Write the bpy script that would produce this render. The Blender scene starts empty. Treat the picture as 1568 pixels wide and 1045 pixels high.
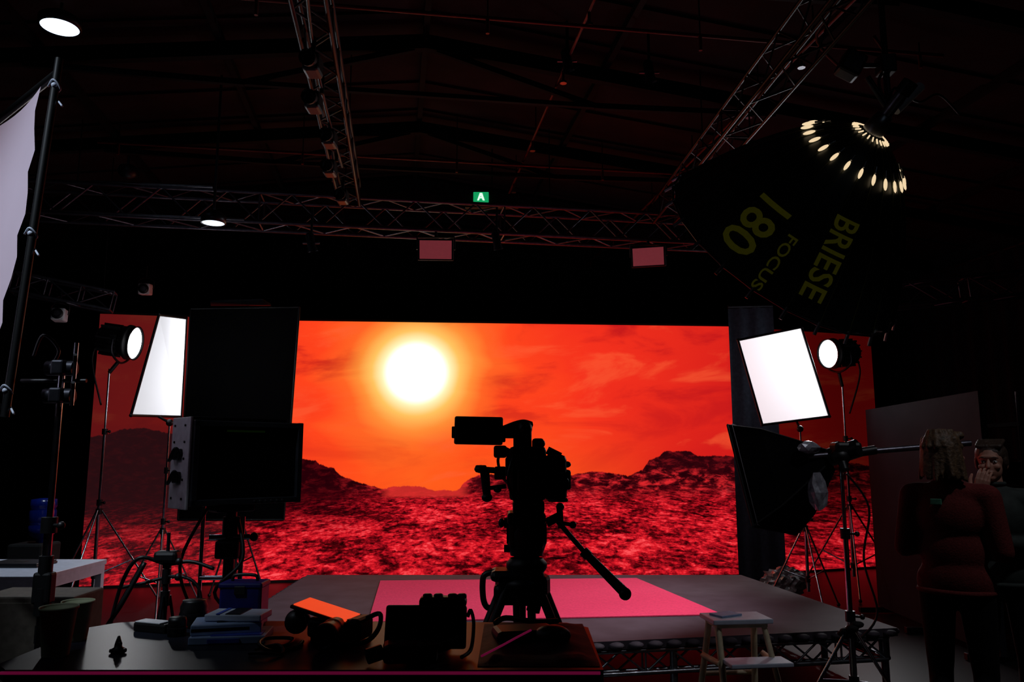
import bpy, bmesh, math, random
from mathutils import Vector as V, Matrix, noise as mnoise
random.seed(7)
sc=bpy.context.scene
sc.view_settings.view_transform='Standard'
pi=math.pi
# ---------------------------------------------------------------- materials
def lin(c):
    return tuple(((x/255)/12.92 if x/255<=.04045 else ((x/255+.055)/1.055)**2.4) for x in c)
def mat(name,rgb,rough=.6,metal=0.,emit=None,es=0.,var=.25,scale=25.,bump=.0,trans=0.,spec=.5):
    m=bpy.data.materials.new(name); m.use_nodes=True
    nt=m.node_tree; p=nt.nodes['Principled BSDF']
    c=lin(rgb)
    tc=nt.nodes.new('ShaderNodeTexCoord'); n=nt.nodes.new('ShaderNodeTexNoise')
    n.inputs['Scale'].default_value=scale; n.inputs['Detail'].default_value=4
    nt.links.new(tc.outputs['Object'],n.inputs['Vector'])
    r=nt.nodes.new('ShaderNodeValToRGB')
    r.color_ramp.elements[0].position=.3; r.color_ramp.elements[1].position=.7
    r.color_ramp.elements[0].color=(*[x*(1-var) for x in c],1); r.color_ramp.elements[1].color=(*[min(1,x*(1+var)) for x in c],1)
    nt.links.new(n.outputs['Fac'],r.inputs['Fac']); nt.links.new(r.outputs['Color'],p.inputs['Base Color'])
    p.inputs['Roughness'].default_value=rough; p.inputs['Metallic'].default_value=metal; p.inputs['Specular IOR Level'].default_value=spec
    if bump:
        b=nt.nodes.new('ShaderNodeBump'); b.inputs['Strength'].default_value=bump; b.inputs['Distance'].default_value=.01
        nt.links.new(n.outputs['Fac'],b.inputs['Height']); nt.links.new(b.outputs['Normal'],p.inputs['Normal'])
    if emit:
        p.inputs['Emission Color'].default_value=(*lin(emit),1); p.inputs['Emission Strength'].default_value=es
    if trans:
        t=nt.nodes.new('ShaderNodeBsdfTranslucent'); t.inputs['Color'].default_value=(*c,1)
        mx=nt.nodes.new('ShaderNodeMixShader'); mx.inputs[0].default_value=trans
        o=nt.nodes['Material Output']
        nt.links.new(p.outputs[0],mx.inputs[1]); nt.links.new(t.outputs[0],mx.inputs[2]); nt.links.new(mx.outputs[0],o.inputs[0])
    return m
BLK=mat('black_plastic',(13,13,15),.45)
BLKM=mat('matte_black',(8,8,9),.8)
FAB=mat('black_fabric',(6,6,8),.95,bump=.3,spec=.12)
ALU=mat('aluminium',(150,152,158),.32,.95)
TRS=mat('truss_metal',(34,32,35),.42,.85)
TRF=mat('truss_aluminium_lit',(104,102,112),.36,.9)  # brighter truss metal: lamp light on the trusses put into the colour
CHR=mat('chrome',(200,205,215),.18,1.)
STEEL=mat('dark_steel',(48,48,54),.4,.8)
BEZ=mat('bezel_plastic',(30,31,36),.4)
WHT=mat('white_laminate',(205,212,230),.45,var=.08)
SILV=mat('silver_panel',(238,238,242),.5,.0,var=.10)
WOOD=mat('pale_wood',(205,190,155),.55,scale=12)
LIT=mat('lit_diffusion',(238,238,243),.9,emit=(242,244,250),es=1.9,var=.03,trans=.72)  # emission adds the glow of lamp light coming through the cloth
LAMP=mat('lit_lamp_glass',(240,245,255),.5,emit=(235,245,255),es=7.)
DOWN=mat('downlight_glass',(240,250,255),.5,emit=(205,230,255),es=3.)
# ---------------------------------------------------------------- builder
class B:
    def __init__(s): s.bm=bmesh.new(); s.mats=[]; s.M=Matrix()
    def mi(s,m):
        if m not in s.mats: s.mats.append(m)
        return s.mats.index(m)
    def add(s,vs,fs,m,smooth=False):
        i=s.mi(m); bv=[s.bm.verts.new(s.M@V(v)) for v in vs]
        for f in fs:
            try:
                bf=s.bm.faces.new([bv[k] for k in f]); bf.material_index=i; bf.smooth=smooth
            except ValueError: pass
    def box(s,c,sz,m,rot=None,bev=0.,seg=2):
        t=bmesh.new(); bmesh.ops.create_cube(t,size=1)
        for v in t.verts: v.co=V((v.co.x*sz[0],v.co.y*sz[1],v.co.z*sz[2]))
        if bev: bmesh.ops.bevel(t,geom=list(t.edges),offset=bev,segments=seg,affect='EDGES',profile=.5)
        R=rot if rot is not None else Matrix()
        t.verts.index_update()
        s.add([V(c)+R.to_3x3()@v.co for v in t.verts],[[v.index for v in f.verts] for f in t.faces],m); t.free()
    def ring(s,c,u,w,r,seg): return [V(c)+u*math.cos(2*pi*k/seg)*r+w*math.sin(2*pi*k/seg)*r for k in range(seg)]
    def frame(s,d):
        d=V(d).normalized(); a=V((0,0,1)) if abs(d.z)<.95 else V((1,0,0))
        u=d.cross(a).normalized(); return d,u,d.cross(u).normalized()
    def tube(s,p,q,r,m,r2=None,seg=10,caps=True):
        p=V(p);q=V(q)
        if (q-p).length<1e-6: return
        d,u,w=s.frame(q-p); r2=r if r2 is None else r2
        vs=s.ring(p,u,w,r,seg)+s.ring(q,u,w,r2,seg)
        i=s.mi(m)
        s.add(vs,[[k,(k+1)%seg,seg+(k+1)%seg,seg+k] for k in range(seg)],m,True)
        if caps:
            s.add(vs[:seg],[list(range(seg))[::-1]],m); s.add(vs[seg:],[list(range(seg))],m)
    def path(s,pts,r,m,seg=8):
        pts=[V(p) for p in pts]
        out=[]
        for i in range(len(pts)-1):
            p0=pts[max(0,i-1)];p1=pts[i];p2=pts[i+1];p3=pts[min(len(pts)-1,i+2)]
            for k in range(6):
                t=k/6; out.append(.5*((2*p1)+(p2-p0)*t+(2*p0-5*p1+4*p2-p3)*t*t+(3*p1-p0-3*p2+p3)*t**3))
        out.append(pts[-1]); n=len(out); vs=[]; d,u,w=s.frame(out[1]-out[0])
        for i,p in enumerate(out):
            d=(out[min(n-1,i+1)]-out[max(0,i-1)]).normalized()
            u=(u-d*u.dot(d)).normalized(); w=d.cross(u)
            vs+=s.ring(p,u,w,r,seg)
        fs=[[i*seg+k,i*seg+(k+1)%seg,(i+1)*seg+(k+1)%seg,(i+1)*seg+k] for i in range(n-1) for k in range(seg)]
        fs+=[list(range(seg))[::-1],[ (n-1)*seg+k for k in range(seg)]]
        s.add(vs,fs,m,True)
    def sph(s,c,r,m,rot=None,seg=16,rings=10):
        if not hasattr(r,'__len__'): r=(r,r,r)
        R=rot.to_3x3() if rot is not None else Matrix.Identity(3)
        vs=[V((0,0,r[2]))]
        for i in range(1,rings):
            a=pi*i/rings
            for k in range(seg):
                b=2*pi*k/seg; vs.append(V((r[0]*math.sin(a)*math.cos(b),r[1]*math.sin(a)*math.sin(b),r[2]*math.cos(a))))
        vs.append(V((0,0,-r[2]))); L=len(vs)-1
        fs=[[0,1+k,1+(k+1)%seg] for k in range(seg)]
        for i in range(rings-2):
            fs+=[[1+i*seg+k,1+(i+1)*seg+k,1+(i+1)*seg+(k+1)%seg,1+i*seg+(k+1)%seg] for k in range(seg)]
        fs+=[[1+(rings-2)*seg+k,L,1+(rings-2)*seg+(k+1)%seg] for k in range(seg)]
        s.add([V(c)+R@v for v in vs],fs,m,True)
    def lathe(s,prof,o,ax,m,seg=24,smooth=True):
        d,u,w=s.frame(ax); vs=[]; n=len(prof)
        for r,z in prof: vs+=s.ring(V(o)+d*z,u,w,max(r,1e-4),seg)
        s.add(vs,[[i*seg+k,i*seg+(k+1)%seg,(i+1)*seg+(k+1)%seg,(i+1)*seg+k] for i in range(n-1) for k in range(seg)],m,smooth)
    def poly(s,vs,m): s.add(vs,[list(range(len(vs)))],m)
    def slab(s,vs,off,m):
        n=len(vs); off=V(off); a=[V(v) for v in vs]; b=[v+off for v in a]
        s.add(a+b,[list(range(n)),[n+k for k in range(n)][::-1]]+[[k,n+k,n+(k+1)%n,(k+1)%n] for k in range(n)],m)
    def done(s,name,recalc=True,origin=True,parent=None):
        if recalc: bmesh.ops.recalc_face_normals(s.bm,faces=list(s.bm.faces))
        me=bpy.data.meshes.new(name); 
        co=[v.co for v in s.bm.verts]
        o=V((0,0,0))
        if origin:
            o=V(((min(c.x for c in co)+max(c.x for c in co))/2,(min(c.y for c in co)+max(c.y for c in co))/2,min(c.z for c in co)))
            bmesh.ops.translate(s.bm,vec=-o,verts=list(s.bm.verts))
        s.bm.to_mesh(me); s.bm.free()
        for m in s.mats: me.materials.append(m)
        ob=bpy.data.objects.new(name,me); sc.collection.objects.link(ob); ob.location=o
        if parent: adopt(parent,ob)
        return ob
def adopt(par,ob):
    ob.parent=par; ob.matrix_parent_inverse=Matrix.Translation(par.location).inverted()
def empty(name,loc):
    e=bpy.data.objects.new(name,None); sc.collection.objects.link(e); e.location=loc; e.empty_display_size=.2; return e
def spot(par,name,loc,to,power,ang,col=(1,1,1),size=.1,blend=.6):
    l=bpy.data.lights.new(name,'SPOT'); l.energy=power; l.spot_size=math.radians(ang); l.spot_blend=blend; l.color=col; l.shadow_soft_size=size
    o=bpy.data.objects.new(name,l); sc.collection.objects.link(o); o.location=loc
    o.rotation_euler=(V(to)-V(loc)).to_track_quat('-Z','Y').to_euler(); 
    if par: adopt(par,o)
    return o
def Rz(a): return Matrix.Rotation(a,4,'Z')
def Rx(a): return Matrix.Rotation(a,4,'X')
def Ry(a): return Matrix.Rotation(a,4,'Y')
# ---------------------------------------------------------------- room (rotated 8.5 deg)
RA=math.radians(8.5); RM=Rz(RA)
def rp(x,y,z): return RM@V((x,y,z))
XL,XR,YB,YF=-5.6,7.6,12.9,-3.0; RX,RZ,SL=.2,5.2,.12
def ceilz(x): return RZ-SL*abs(x-RX)
FLOORM=mat('floor_vinyl',(22,19,22),.42,var=.3,scale=3,bump=.05)
WALLM=mat('wall_paint',(16,16,20),.9,scale=4)
CEILM=mat('roof_panel',(38,26,27),.9,scale=2.5,var=.35,spec=.2)
BEAM=mat('roof_beam',(8,7,8),.8,spec=.2)
b=B(); b.M=RM; b.box(((XL+XR)/2,(YB+YF)/2,-.1),(XR-XL+.4,YB-YF+.4,.2),FLOORM); b.done('floor')
for nm,c,s in (('wall_back',((XL+XR)/2,YB+.1,2.6),(XR-XL+.4,.2,5.3)),('wall_front',((XL+XR)/2,YF-.1,2.6),(XR-XL+.4,.2,5.3)),
    ('wall_left',(XL-.1,(YB+YF)/2,2.6),(.2,YB-YF,5.3)),('wall_right',(XR+.1,(YB+YF)/2,2.6),(.2,YB-YF,5.3))):
    b=B(); b.M=RM; b.box(c,s,WALLM); b.done(nm)
b=B(); b.M=RM
for x0,x1 in ((XL-.2,RX),(RX,XR+.2)):
    n=26
    for i in range(n):   # corrugated roof sheets
        y0=YF-.2+(YB-YF+.4)*i/n; y1=YF-.2+(YB-YF+.4)*(i+.86)/n; y2=YF-.2+(YB-YF+.4)*(i+1)/n
        for (ya,yb,dz) in ((y0,y1,0),(y1,y2,-.025)):
            b.slab([(x0,ya,ceilz(x0)+dz),(x1,ya,ceilz(x1)+dz),(x1,yb,ceilz(x1)+dz),(x0,yb,ceilz(x0)+dz)],(0,0,.12),CEILM)
b.done('ceiling')
b=B(); b.M=RM
def beam(p,q,w,h,m):
    p=V(p);q=V(q); d=(q-p).normalized(); sd=d.cross(V((0,0,1))).normalized(); up=sd.cross(d)
    vs=[p+sd*w/2+up*h/2,p-sd*w/2+up*h/2,p-sd*w/2-up*h/2,p+sd*w/2-up*h/2]
    b.slab(vs,q-p,m)
for y in (2.5,4.6,6.4,8.2,10.0,11.8):
    beam((XL,y,ceilz(XL)-.14),(RX,y,RZ-.14),.07,.13,BEAM); beam((RX,y,RZ-.14),(XR,y,ceilz(XR)-.14),.07,.13,BEAM)
    for k in (-1,1):
        beam((RX+k*.1,y,RZ-.2),(RX+k*1.5,y,RZ-.62),.04,.05,BEAM)
        beam((RX+k*1.5,y,RZ-.62),(RX+k*3.2,y,ceilz(RX+k*3.2)-.2),.04,.05,BEAM)
    beam((RX-1.5,y,RZ-.62),(RX+1.5,y,RZ-.62),.04,.04,BEAM)
for x in (-4.4,-2.9,-1.5,0.2,1.8,3.3,4.9,6.3):
    beam((x,YF,ceilz(x)-.05),(x,YB,ceilz(x)-.05),.05,.07,BEAM)
b.done('roof_frame')
RUST=mat('red_pipe_paint',(100,36,32),.45,.4)
b=B(); b.M=RM
for x in (-.75,1.35,3.0):
    z=ceilz(x)-.32
    b.tube((x,1,z),(x,12.1,z),.013,RUST)
    for y in (3.2,5.0,5.9,7.4,8.7,10.2,11.5):
        b.tube((x,y,z),(x,y,z+.27),.006,STEEL,seg=6); b.tube((x,y+.2,z),(x,y+.2,z-.1),.012,RUST,seg=8); b.tube((x,y+.2,z-.1),(x,y+.2,z-.12),.03,ALU,seg=8)
for y in (5.2,8.0):
    b.tube((-3.0,y,4.62),(4.2,y,4.62),.015,RUST); 
    for x in (-2.8,-1,0.6,2.2,4.0): b.tube((x,y,4.62),(x,y,ceilz(x)-.03),.006,STEEL,seg=6); b.tube((x,y,4.62),(x,y,4.5),.014,RUST,seg=8)
b.done('sprinkler_pipes')
def curtain(name,p,q,z0,z1,m,amp=.06,wl=.28):
    b=B(); p=V((p[0],p[1],0));q=V((q[0],q[1],0)); L=(q-p).length; d=(q-p)/L; nrm=V((-d.y,d.x,0)); n=max(8,int(L/.035)); vs=[]
    for k,z in enumerate((z0,(z0+z1)/2,z1)):
        for i in range(n+1):
            t=L*i/n; a=amp*(math.sin(2*pi*t/wl+.5*math.sin(t*3))+.35*math.sin(t*9.1+k))*(1.1-.2*k)
            v=p+d*t+nrm*a; vs.append((v.x,v.y,z))
    fs=[[r*(n+1)+i,r*(n+1)+i+1,(r+1)*(n+1)+i+1,(r+1)*(n+1)+i] for r in range(2) for i in range(n)]
    b.add(vs,fs,m,True); b.tube((p.x,p.y,z1),(q.x,q.y,z1),.025,STEEL)
    return b.done(name,recalc=False)
CURT=mat('black_drape',(19,20,25),.9,spec=.2)
def r2(x,y): v=rp(x,y,0); return (v.x,v.y)
curtain('blackout_curtain',r2(XL+.35,12.5),r2(XR-.35,12.5),.01,4.1,CURT)
curtain('blackout_curtain',r2(XL+.3,1),r2(XL+.3,12.2),.01,4.0,CURT)
curtain('blackout_curtain',r2(XR-.3,12.2),r2(XR-.3,1),.01,4.0,CURT)
curtain('stage_curtain',(2.62,9.35),(3.14,9.28),.01,3.3,mat('grey_drape',(54,58,70),.85,spec=.2),amp=.025,wl=.2)
# ---------------------------------------------------------------- LED wall
def ledmat():
    m=bpy.data.materials.new('led_screen_image'); m.use_nodes=True; nt=m.node_tree; nt.nodes.clear(); L=nt.links.new
    def N(t): return nt.nodes.new(t)
    def put(s,v):
        if hasattr(v,'is_output'): L(v,s)
        else: s.default_value=v
    def M(op,a,b_=0.,c=0.,clamp=False):
        n=N('ShaderNodeMath'); n.operation=op; n.use_clamp=clamp; put(n.inputs[0],a); put(n.inputs[1],b_); put(n.inputs[2],c); return n.outputs[0]
    def mix(f,a,b_,mode='MIX'):
        n=N('ShaderNodeMix'); n.data_type='RGBA'; n.blend_type=mode; put(n.inputs[0],f)
        for s_,v in ((n.inputs[6],a),(n.inputs[7],b_)):
            if hasattr(v,'is_output'): L(v,s_)
            else: s_.default_value=(*v,1)
        return n.outputs[2]
    def ramp(f,stops,interp='LINEAR'):
        n=N('ShaderNodeValToRGB'); cr=n.color_ramp; cr.interpolation=interp
        while len(cr.elements)<len(stops): cr.elements.new(1)
        for e,(p,c) in zip(cr.elements,stops):
            e.position=p; e.color=(*c,1) if hasattr(c,'__len__') else (c,c,c,1)
        put(n.inputs[0],f); return n.outputs[0]
    def smooth(x,a,b_):
        n=N('ShaderNodeMapRange'); n.interpolation_type='SMOOTHSTEP'; put(n.inputs[0],x); n.inputs[1].default_value=a; n.inputs[2].default_value=b_; return n.outputs[0]
    def comb(x,y,z=0.):
        n=N('ShaderNodeCombineXYZ'); put(n.inputs[0],x);put(n.inputs[1],y);put(n.inputs[2],z); return n.outputs[0]
    def noise(v,s=1.,d=5.,r=.55,dist=0.):
        n=N('ShaderNodeTexNoise'); L(v,n.inputs['Vector']); n.inputs['Scale'].default_value=s; n.inputs['Detail'].default_value=d; n.inputs['Roughness'].default_value=r; n.inputs['Distortion'].default_value=dist; return n.outputs['Fac']
    def voro(v,s=1.,feat='F1'):
        n=N('ShaderNodeTexVoronoi'); n.feature=feat; L(v,n.inputs['Vector']); n.inputs['Scale'].default_value=s; return n.outputs['Distance']
    uv=N('ShaderNodeUVMap'); uv.uv_map='UVMap'; sp=N('ShaderNodeSeparateXYZ'); L(uv.outputs[0],sp.inputs[0]); u=sp.outputs[0]; w=sp.outputs[1]
    du=M('SUBTRACT',u,.633); dw=M('SUBTRACT',w,.313)
    d=M('SQRT',M('ADD',M('MULTIPLY',du,du),M('MULTIPLY',dw,dw)))
    cl=noise(comb(M('MULTIPLY',u,6.),M('MULTIPLY',M('SUBTRACT',w,M('MULTIPLY',u,.10)),17.)),1.,6.,.56,.5)
    cl2=noise(comb(M('MULTIPLY',u,3.5),M('MULTIPLY',w,9.),4.),1.,4.,.5,.8)
    dn=M('ADD',d,M('MULTIPLY',M('SUBTRACT',cl2,.5),M('MULTIPLY',smooth(d,.04,.2),.20)))
    sky=ramp(M('MULTIPLY',dn,1.6),[(0,(1.6,1.6,1.5)),(.066,(1.5,1.45,1.25)),(.083,(1.05,.93,.50)),(.108,(1,.56,.12)),(.142,(1,.28,.04)),(.18,(1,.125,.018)),(.255,(1,.058,.012)),(.44,(.90,.030,.012)),(.9,(.62,.010,.010))])
    low=M('MULTIPLY',M('SUBTRACT',1.,smooth(w,.12,.27)),M('MULTIPLY',M('SUBTRACT',1.,smooth(M('ABSOLUTE',M('SUBTRACT',u,.73)),.06,.34)),.60))
    sky=mix(low,sky,(1,.125,.010))
    top=smooth(w,.12,.36)
    far=smooth(d,.07,.15)
    dk=M('MULTIPLY',M('MULTIPLY',smooth(cl,.50,.66),.75),M('MULTIPLY',far,M('ADD',M('MULTIPLY',top,.85),.15)))
    sky=mix(dk,sky,(.46,.005,.010))
    lt=M('MULTIPLY',smooth(cl,.46,.32),M('MULTIPLY',far,.42))
    sky=mix(lt,sky,(1,.13,.04))
    fc=N('ShaderNodeFloatCurve'); put(fc.inputs['Value'],M('MULTIPLY',u,.7)); cv=fc.mapping.curves[0]
    pts=[(.10,.535),(.165,.54),(.195,.565),(.225,.572),(.265,.55),(.33,.5),(.44,.46),(.46,.456),(.487,.450),(.492,.432),(.515,.418),(.522,.392),(.545,.37),(.59,.336),(.595,.348),(.64,.350),(.66,.334),(.70,.332),(.708,.365),(.728,.392),(.80,.398),(.87,.39),(.905,.407),(.93,.40),(.96,.388),(.985,.415),(.992,.445),(1.012,.470),(1.018,.486),(1.062,.486),(1.068,.466),(1.115,.468),(1.16,.45),(1.25,.45),(1.33,.42)]
    P=[(a*.7,v) for a,v in pts]
    cv.points[0].location=(0,.5); cv.points[1].location=(1,.4)
    for a,v in P:
        q=cv.points.new(a,v); q.handle_type='VECTOR'
    fc.mapping.update()
    hn=noise(comb(M('MULTIPLY',u,70.),0.),1.,6.,.7)
    h=M('ADD',M('MULTIPLY',fc.outputs[0],.393),M('MULTIPLY',M('SUBTRACT',hn,.5),.012))
    mask=smooth(M('SUBTRACT',h,w),-.0008,.0012)
    # stony desert: domain-warped boulders (voronoi) + dark hollows + grit, perspective-compressed
    inv=M('DIVIDE',1.,M('MAXIMUM',M('SUBTRACT',.235,w),.03))
    wx=noise(comb(M('MULTIPLY',u,24.),M('MULTIPLY',w,60.),7.),1.,4.,.6)
    wy=noise(comb(M('MULTIPLY',u,24.),M('MULTIPLY',w,60.),19.),1.,4.,.6)
    gx=M('ADD',M('MULTIPLY',M('SUBTRACT',u,.75),M('MULTIPLY',inv,4.4)),M('MULTIPLY',wx,.9)); gy=M('ADD',M('MULTIPLY',inv,2.3),M('MULTIPLY',wy,.9))
    g1=noise(comb(gx,gy),2.3,9.,.68,.3)
    v1=voro(comb(gx,gy),5.2)
    g2=noise(comb(M('MULTIPLY',u,13.),M('MULTIPLY',w,34.)),1.,5.,.6,.6)
    g3=noise(comb(M('MULTIPLY',u,150.),M('MULTIPLY',w,230.)),1.,3.,.7)
    gg=M('ADD',M('ADD',M('MULTIPLY',g1,.46),M('MULTIPLY',g2,.36)),M('MULTIPLY',g3,.18))
    gg=M('ADD',gg,M('MULTIPLY',M('SUBTRACT',.42,v1),.085))
    gcol=ramp(gg,[(.39,(.008,0,.001)),(.45,(.08,.001,.003)),(.495,(.34,.004,.010)),(.55,(.78,.012,.022)),(.62,(1,.09,.10))])
    mn=noise(comb(M('MULTIPLY',u,50.),M('MULTIPLY',w,110.)),1.,7.,.66,.4)
    mcol=ramp(mn,[(.43,(.010,.0,.002)),(.50,(.06,.002,.004)),(.55,(.30,.008,.012)),(.65,(.72,.02,.025))])
    mf=smooth(w,.108,.138)
    dark_left=M('SUBTRACT',1.,smooth(u,.50,.62)); 
    gcol=mix(M('MULTIPLY',mf,.95),gcol,mcol)
    gcol=mix(M('MULTIPLY',dark_left,M('MULTIPLY',smooth(w,.05,.13),.90)),gcol,(.016,.0,.002))
    dark_r=M('MULTIPLY',smooth(u,.97,1.02),smooth(w,.150,.172))
    gcol=mix(M('MULTIPLY',dark_r,.8),gcol,(.020,.001,.003))
    dist=M('MULTIPLY',M('SUBTRACT',1.,smooth(M('ABSOLUTE',M('SUBTRACT',u,.650)),.05,.07)),smooth(w,.118,.124))
    gcol=mix(M('MULTIPLY',dist,.75),gcol,(.70,.030,.025))
    img=mix(mask,sky,gcol)
    wing=M('MAXIMUM',M('SUBTRACT',1.,smooth(u,.36,.42)),smooth(u,1.12,1.17))
    wc=ramp(M('MULTIPLY',w,2.5),[(0,.95),(.12,.7),(.30,.18),(1,.14)])
    ri=smooth(u,1.12,1.3)
    wf=mix(M('MULTIPLY',ri,M('MULTIPLY',smooth(w,.12,.17),.6)),wc,(.03,.03,.03))
    wt=mix(wing,(1,1,1),wf)
    img=mix(1.,img,wt,'MULTIPLY')
    img=mix(M('MULTIPLY',M('SUBTRACT',1.,smooth(u,.36,.42)),.10),img,(.16,.04,.05))
    e=N('ShaderNodeEmission'); L(img,e.inputs[0]); e.inputs[1].default_value=1.0
    o=N('ShaderNodeOutputMaterial'); L(e.outputs[0],o.inputs[0]); return m
LED=ledmat()
base=[(-4.95,9.27,.150),(-2.73,9.76,.4485),(2.85,10.2,1.1275),(5.09,11.0,1.3265)]
me=bpy.data.meshes.new('screen'); bm=bmesh.new(); uvl=bm.loops.layers.uv.new('UVMap')
for i in range(3):
    (x0,y0,u0),(x1,y1,u1)=base[i],base[i+1]
    vs=[bm.verts.new(v) for v in ((x0,y0,.03),(x1,y1,.03),(x1,y1,3.2),(x0,y0,3.2))]
    f=bm.faces.new(vs)
    for l,(uu,ww) in zip(f.loops,((u0,0),(u1,0),(u1,.393),(u0,.393))): l[uvl].uv=(uu,ww)
bm.to_mesh(me); bm.free(); me.materials.append(LED)
lw=empty('led_video_wall',(0,9.98,0))
o=bpy.data.objects.new('screen',me); sc.collection.objects.link(o); adopt(lw,o)
b=B()
for i in range(3):
    p=V((base[i][0],base[i][1],0));q=V((base[i+1][0],base[i+1][1],0)); d=(q-p).normalized(); n=V((-d.y,d.x,0))
    b.slab([p+n*.012,q+n*.012,q+n*.09,p+n*.09],(0,0,3.23),BLKM)
    k=int((q-p).length/1.0)
    for j in range(k+1):
        c=p+(q-p)*(j/k)+n*.3; b.tube(c,c+V((0,0,3.1)),.025,STEEL); b.tube(c+n*.5,c+V((0,0,2.0)),.02,STEEL)
        b.tube(c+V((0,0,1.5)),c+V((0,0,1.5))-n*.22,.02,STEEL); b.tube(c+V((0,0,2.9)),c+V((0,0,2.9))-n*.22,.02,STEEL)
b.done('cabinet_frame',parent=lw)
# ---------------------------------------------------------------- stage
DECK=mat('stage_deck',(70,62,70),.7,scale=6,var=.2,bump=.1,spec=.3)
PINK=mat('pink_carpet',(232,66,104),.9,scale=60,var=.10,bump=.2,spec=.2)
S=[V((-1.85,4.45,.4)),V((2.5,5.3,.4)),V((2.15,7.6,.4)),V((-1.92,7.6,.4))]
def truss(b,p,q,w,m,r=.024,step=.3,h=None):
    p=V(p);q=V(q); h=h or w; d=(q-p).normalized(); sd=d.cross(V((0,0,1))).normalized(); up=sd.cross(d)
    cs=[(sd*w/2+up*h/2),(-sd*w/2+up*h/2),(-sd*w/2-up*h/2),(sd*w/2-up*h/2)]
    for c in cs: b.tube(p+c,q+c,r,m,seg=10)
    n=max(1,int((q-p).length/step))
    for k in range(4):
        c0,c1=cs[k],cs[(k+1)%4]
        for i in range(n):
            a=p+(q-p)*(i/n); e=p+(q-p)*((i+1)/n)
            b.tube(a+(c0 if i%2==0 else c1),e+(c1 if i%2==0 else c0),r*.5,m,seg=6,caps=False)
    for i in range(0,n+1,max(1,n//3)):
        a=p+(q-p)*(i/n)
        for k in range(4): b.tube(a+cs[k],a+cs[(k+1)%4],r*.5,m,seg=6)
b=B(); b.slab([v-V((0,0,.05)) for v in S],(0,0,.05),DECK)
ctr=sum(S,V())/4
Si=[ctr+(v-ctr)*.965 for v in S]
for i in range(4):
    p=Si[i].copy();q=Si[(i+1)%4].copy(); p.z=q.z=.27; truss(b,p,q,.06,ALU,r=.014,step=.16,h=.13)
for i in range(4):
    for t in (0,.33,.66):
        p=Si[i]+(Si[(i+1)%4]-Si[i])*t; b.tube((p.x,p.y,0),(p.x,p.y,.35),.024,ALU); b.tube((p.x,p.y,0),(p.x,p.y,.015),.045,BLK)
for i in (0,1,3):
    p,q=S[i],S[(i+1)%4]; n=int((q-p).length/.12)
    for j in range(n):
        c=p+(q-p)*((j+.5)/n); b.sph((c.x,c.y,.372),(.05,.05,.022),DECK,seg=8,rings=6)
b.done('stage_platform')
b=B(); b.slab([(-1.17,7.2,.402),(-.96,5.45,.402),(1.47,5.7,.402),(1.13,7.35,.402)],(0,0,.008),PINK); b.done('pink_stage_carpet')
# ---------------------------------------------------------------- overhead trusses
def hangs(b,pts,m=STEEL):
    for x,y,z in pts:
        X=V((x,y,z)); xr=(RM.inverted()@X).x; b.tube(X,(x,y,ceilz(xr)-.03),.006,m,seg=6)
b=B(); truss(b,(-4.9,7.15,3.92),(2.3,8.35,3.92),.3,TRF,r=.02,step=.3)
b.tube((-4.9,7.0,3.78),(-2.6,7.36,3.78),.014,ALU); b.tube((-4.0,7.15,4.09),(-2.9,7.3,4.09),.014,ALU)
hangs(b,[(-4.2,7.27,4.07),(-1.7,7.68,4.07),(.4,8.03,4.07),(2.1,8.32,4.07)]); b.done('lighting_truss')
b=B(); truss(b,(-.78,1.6,4.05),(-1.60,7.45,4.05),.19,TRS,r=.015,step=.24)
for k,y in enumerate((4.4,4.9,5.5,6.1,6.8)):
    x=-.78-.14*(y-1.6)-.02; b.tube((x,y,4.0),(x,y,3.88),.015,BLK); b.box((x-.05*(k%2),y,3.82),(.10,.14,.12),BLK,bev=.02); b.lathe([(.045,0),(.05,.07)],(x-.05*(k%2),y-.07,3.82),(0,-1,-.3),BLK,seg=12)
b.path([(-.9,2.6,3.96),(-1.0,3.4,3.9),(-1.2,4.4,3.97),(-1.3,5.2,3.9),(-1.45,6.4,3.95)],.012,BLK)
hangs(b,[(-1,3.5,4.17),(-1.4,6.4,4.17)]); b.done('lighting_truss')
b=B(); truss(b,(1.95,1.8,4.05),(1.60,8.0,4.05),.22,TRS,r=.014,step=.28); hangs(b,[(1.78,4,4.17),(1.66,6.5,4.17)])
b.path([(1.9,4.0,4.2),(2.1,4.3,4.3),(2.0,4.8,4.25),(2.25,5.0,4.1)],.01,RUST); b.done('lighting_truss')
b=B(); truss(b,(3.6,7.6,3.05),(6.3,7.2,3.25),.22,TRF,r=.018,step=.26); hangs(b,[(3.8,7.57,3.15),(5.8,7.28,3.3)]); b.done('lighting_truss')
b=B(); truss(b,(-5.2,8.0,3.3),(-4.3,8.3,3.15),.2,TRF,r=.018,step=.25); hangs(b,[(-5.1,8.05,3.4),(-4.4,8.27,3.25)]); b.done('lighting_truss')
def smallspot(c,dr,name='small_stage_light',up=.28):
    b=B(); c=V(c); d=V(dr).normalized(); b.box(c,(.13,.13,.13),SILV,rot=d.to_track_quat('Y','Z').to_matrix().to_4x4(),bev=.015)
    b.lathe([(.056,.0),(.056,.02),(.03,.022),(0,.024)],c+d*.065,d,BLK,seg=20); b.lathe([(.03,0),(0,.003)],c+d*.088,d,ALU,seg=16)
    b.path([c+V((-.09,0,0)),c+V((-.09,0,.1)),c+V((0,0,.14)),c+V((.09,0,.1)),c+V((.09,0,0))],.008,BLK); b.tube(c+V((0,0,.14)),c+V((0,0,up)),.012,STEEL)
    return b
smallspot((-4.25,8.9,3.42),(.15,-1,-.1)).done('small_stage_light')
smallspot((-4.75,8.1,2.97),(.2,-1,.1)).done('small_stage_light')
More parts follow.
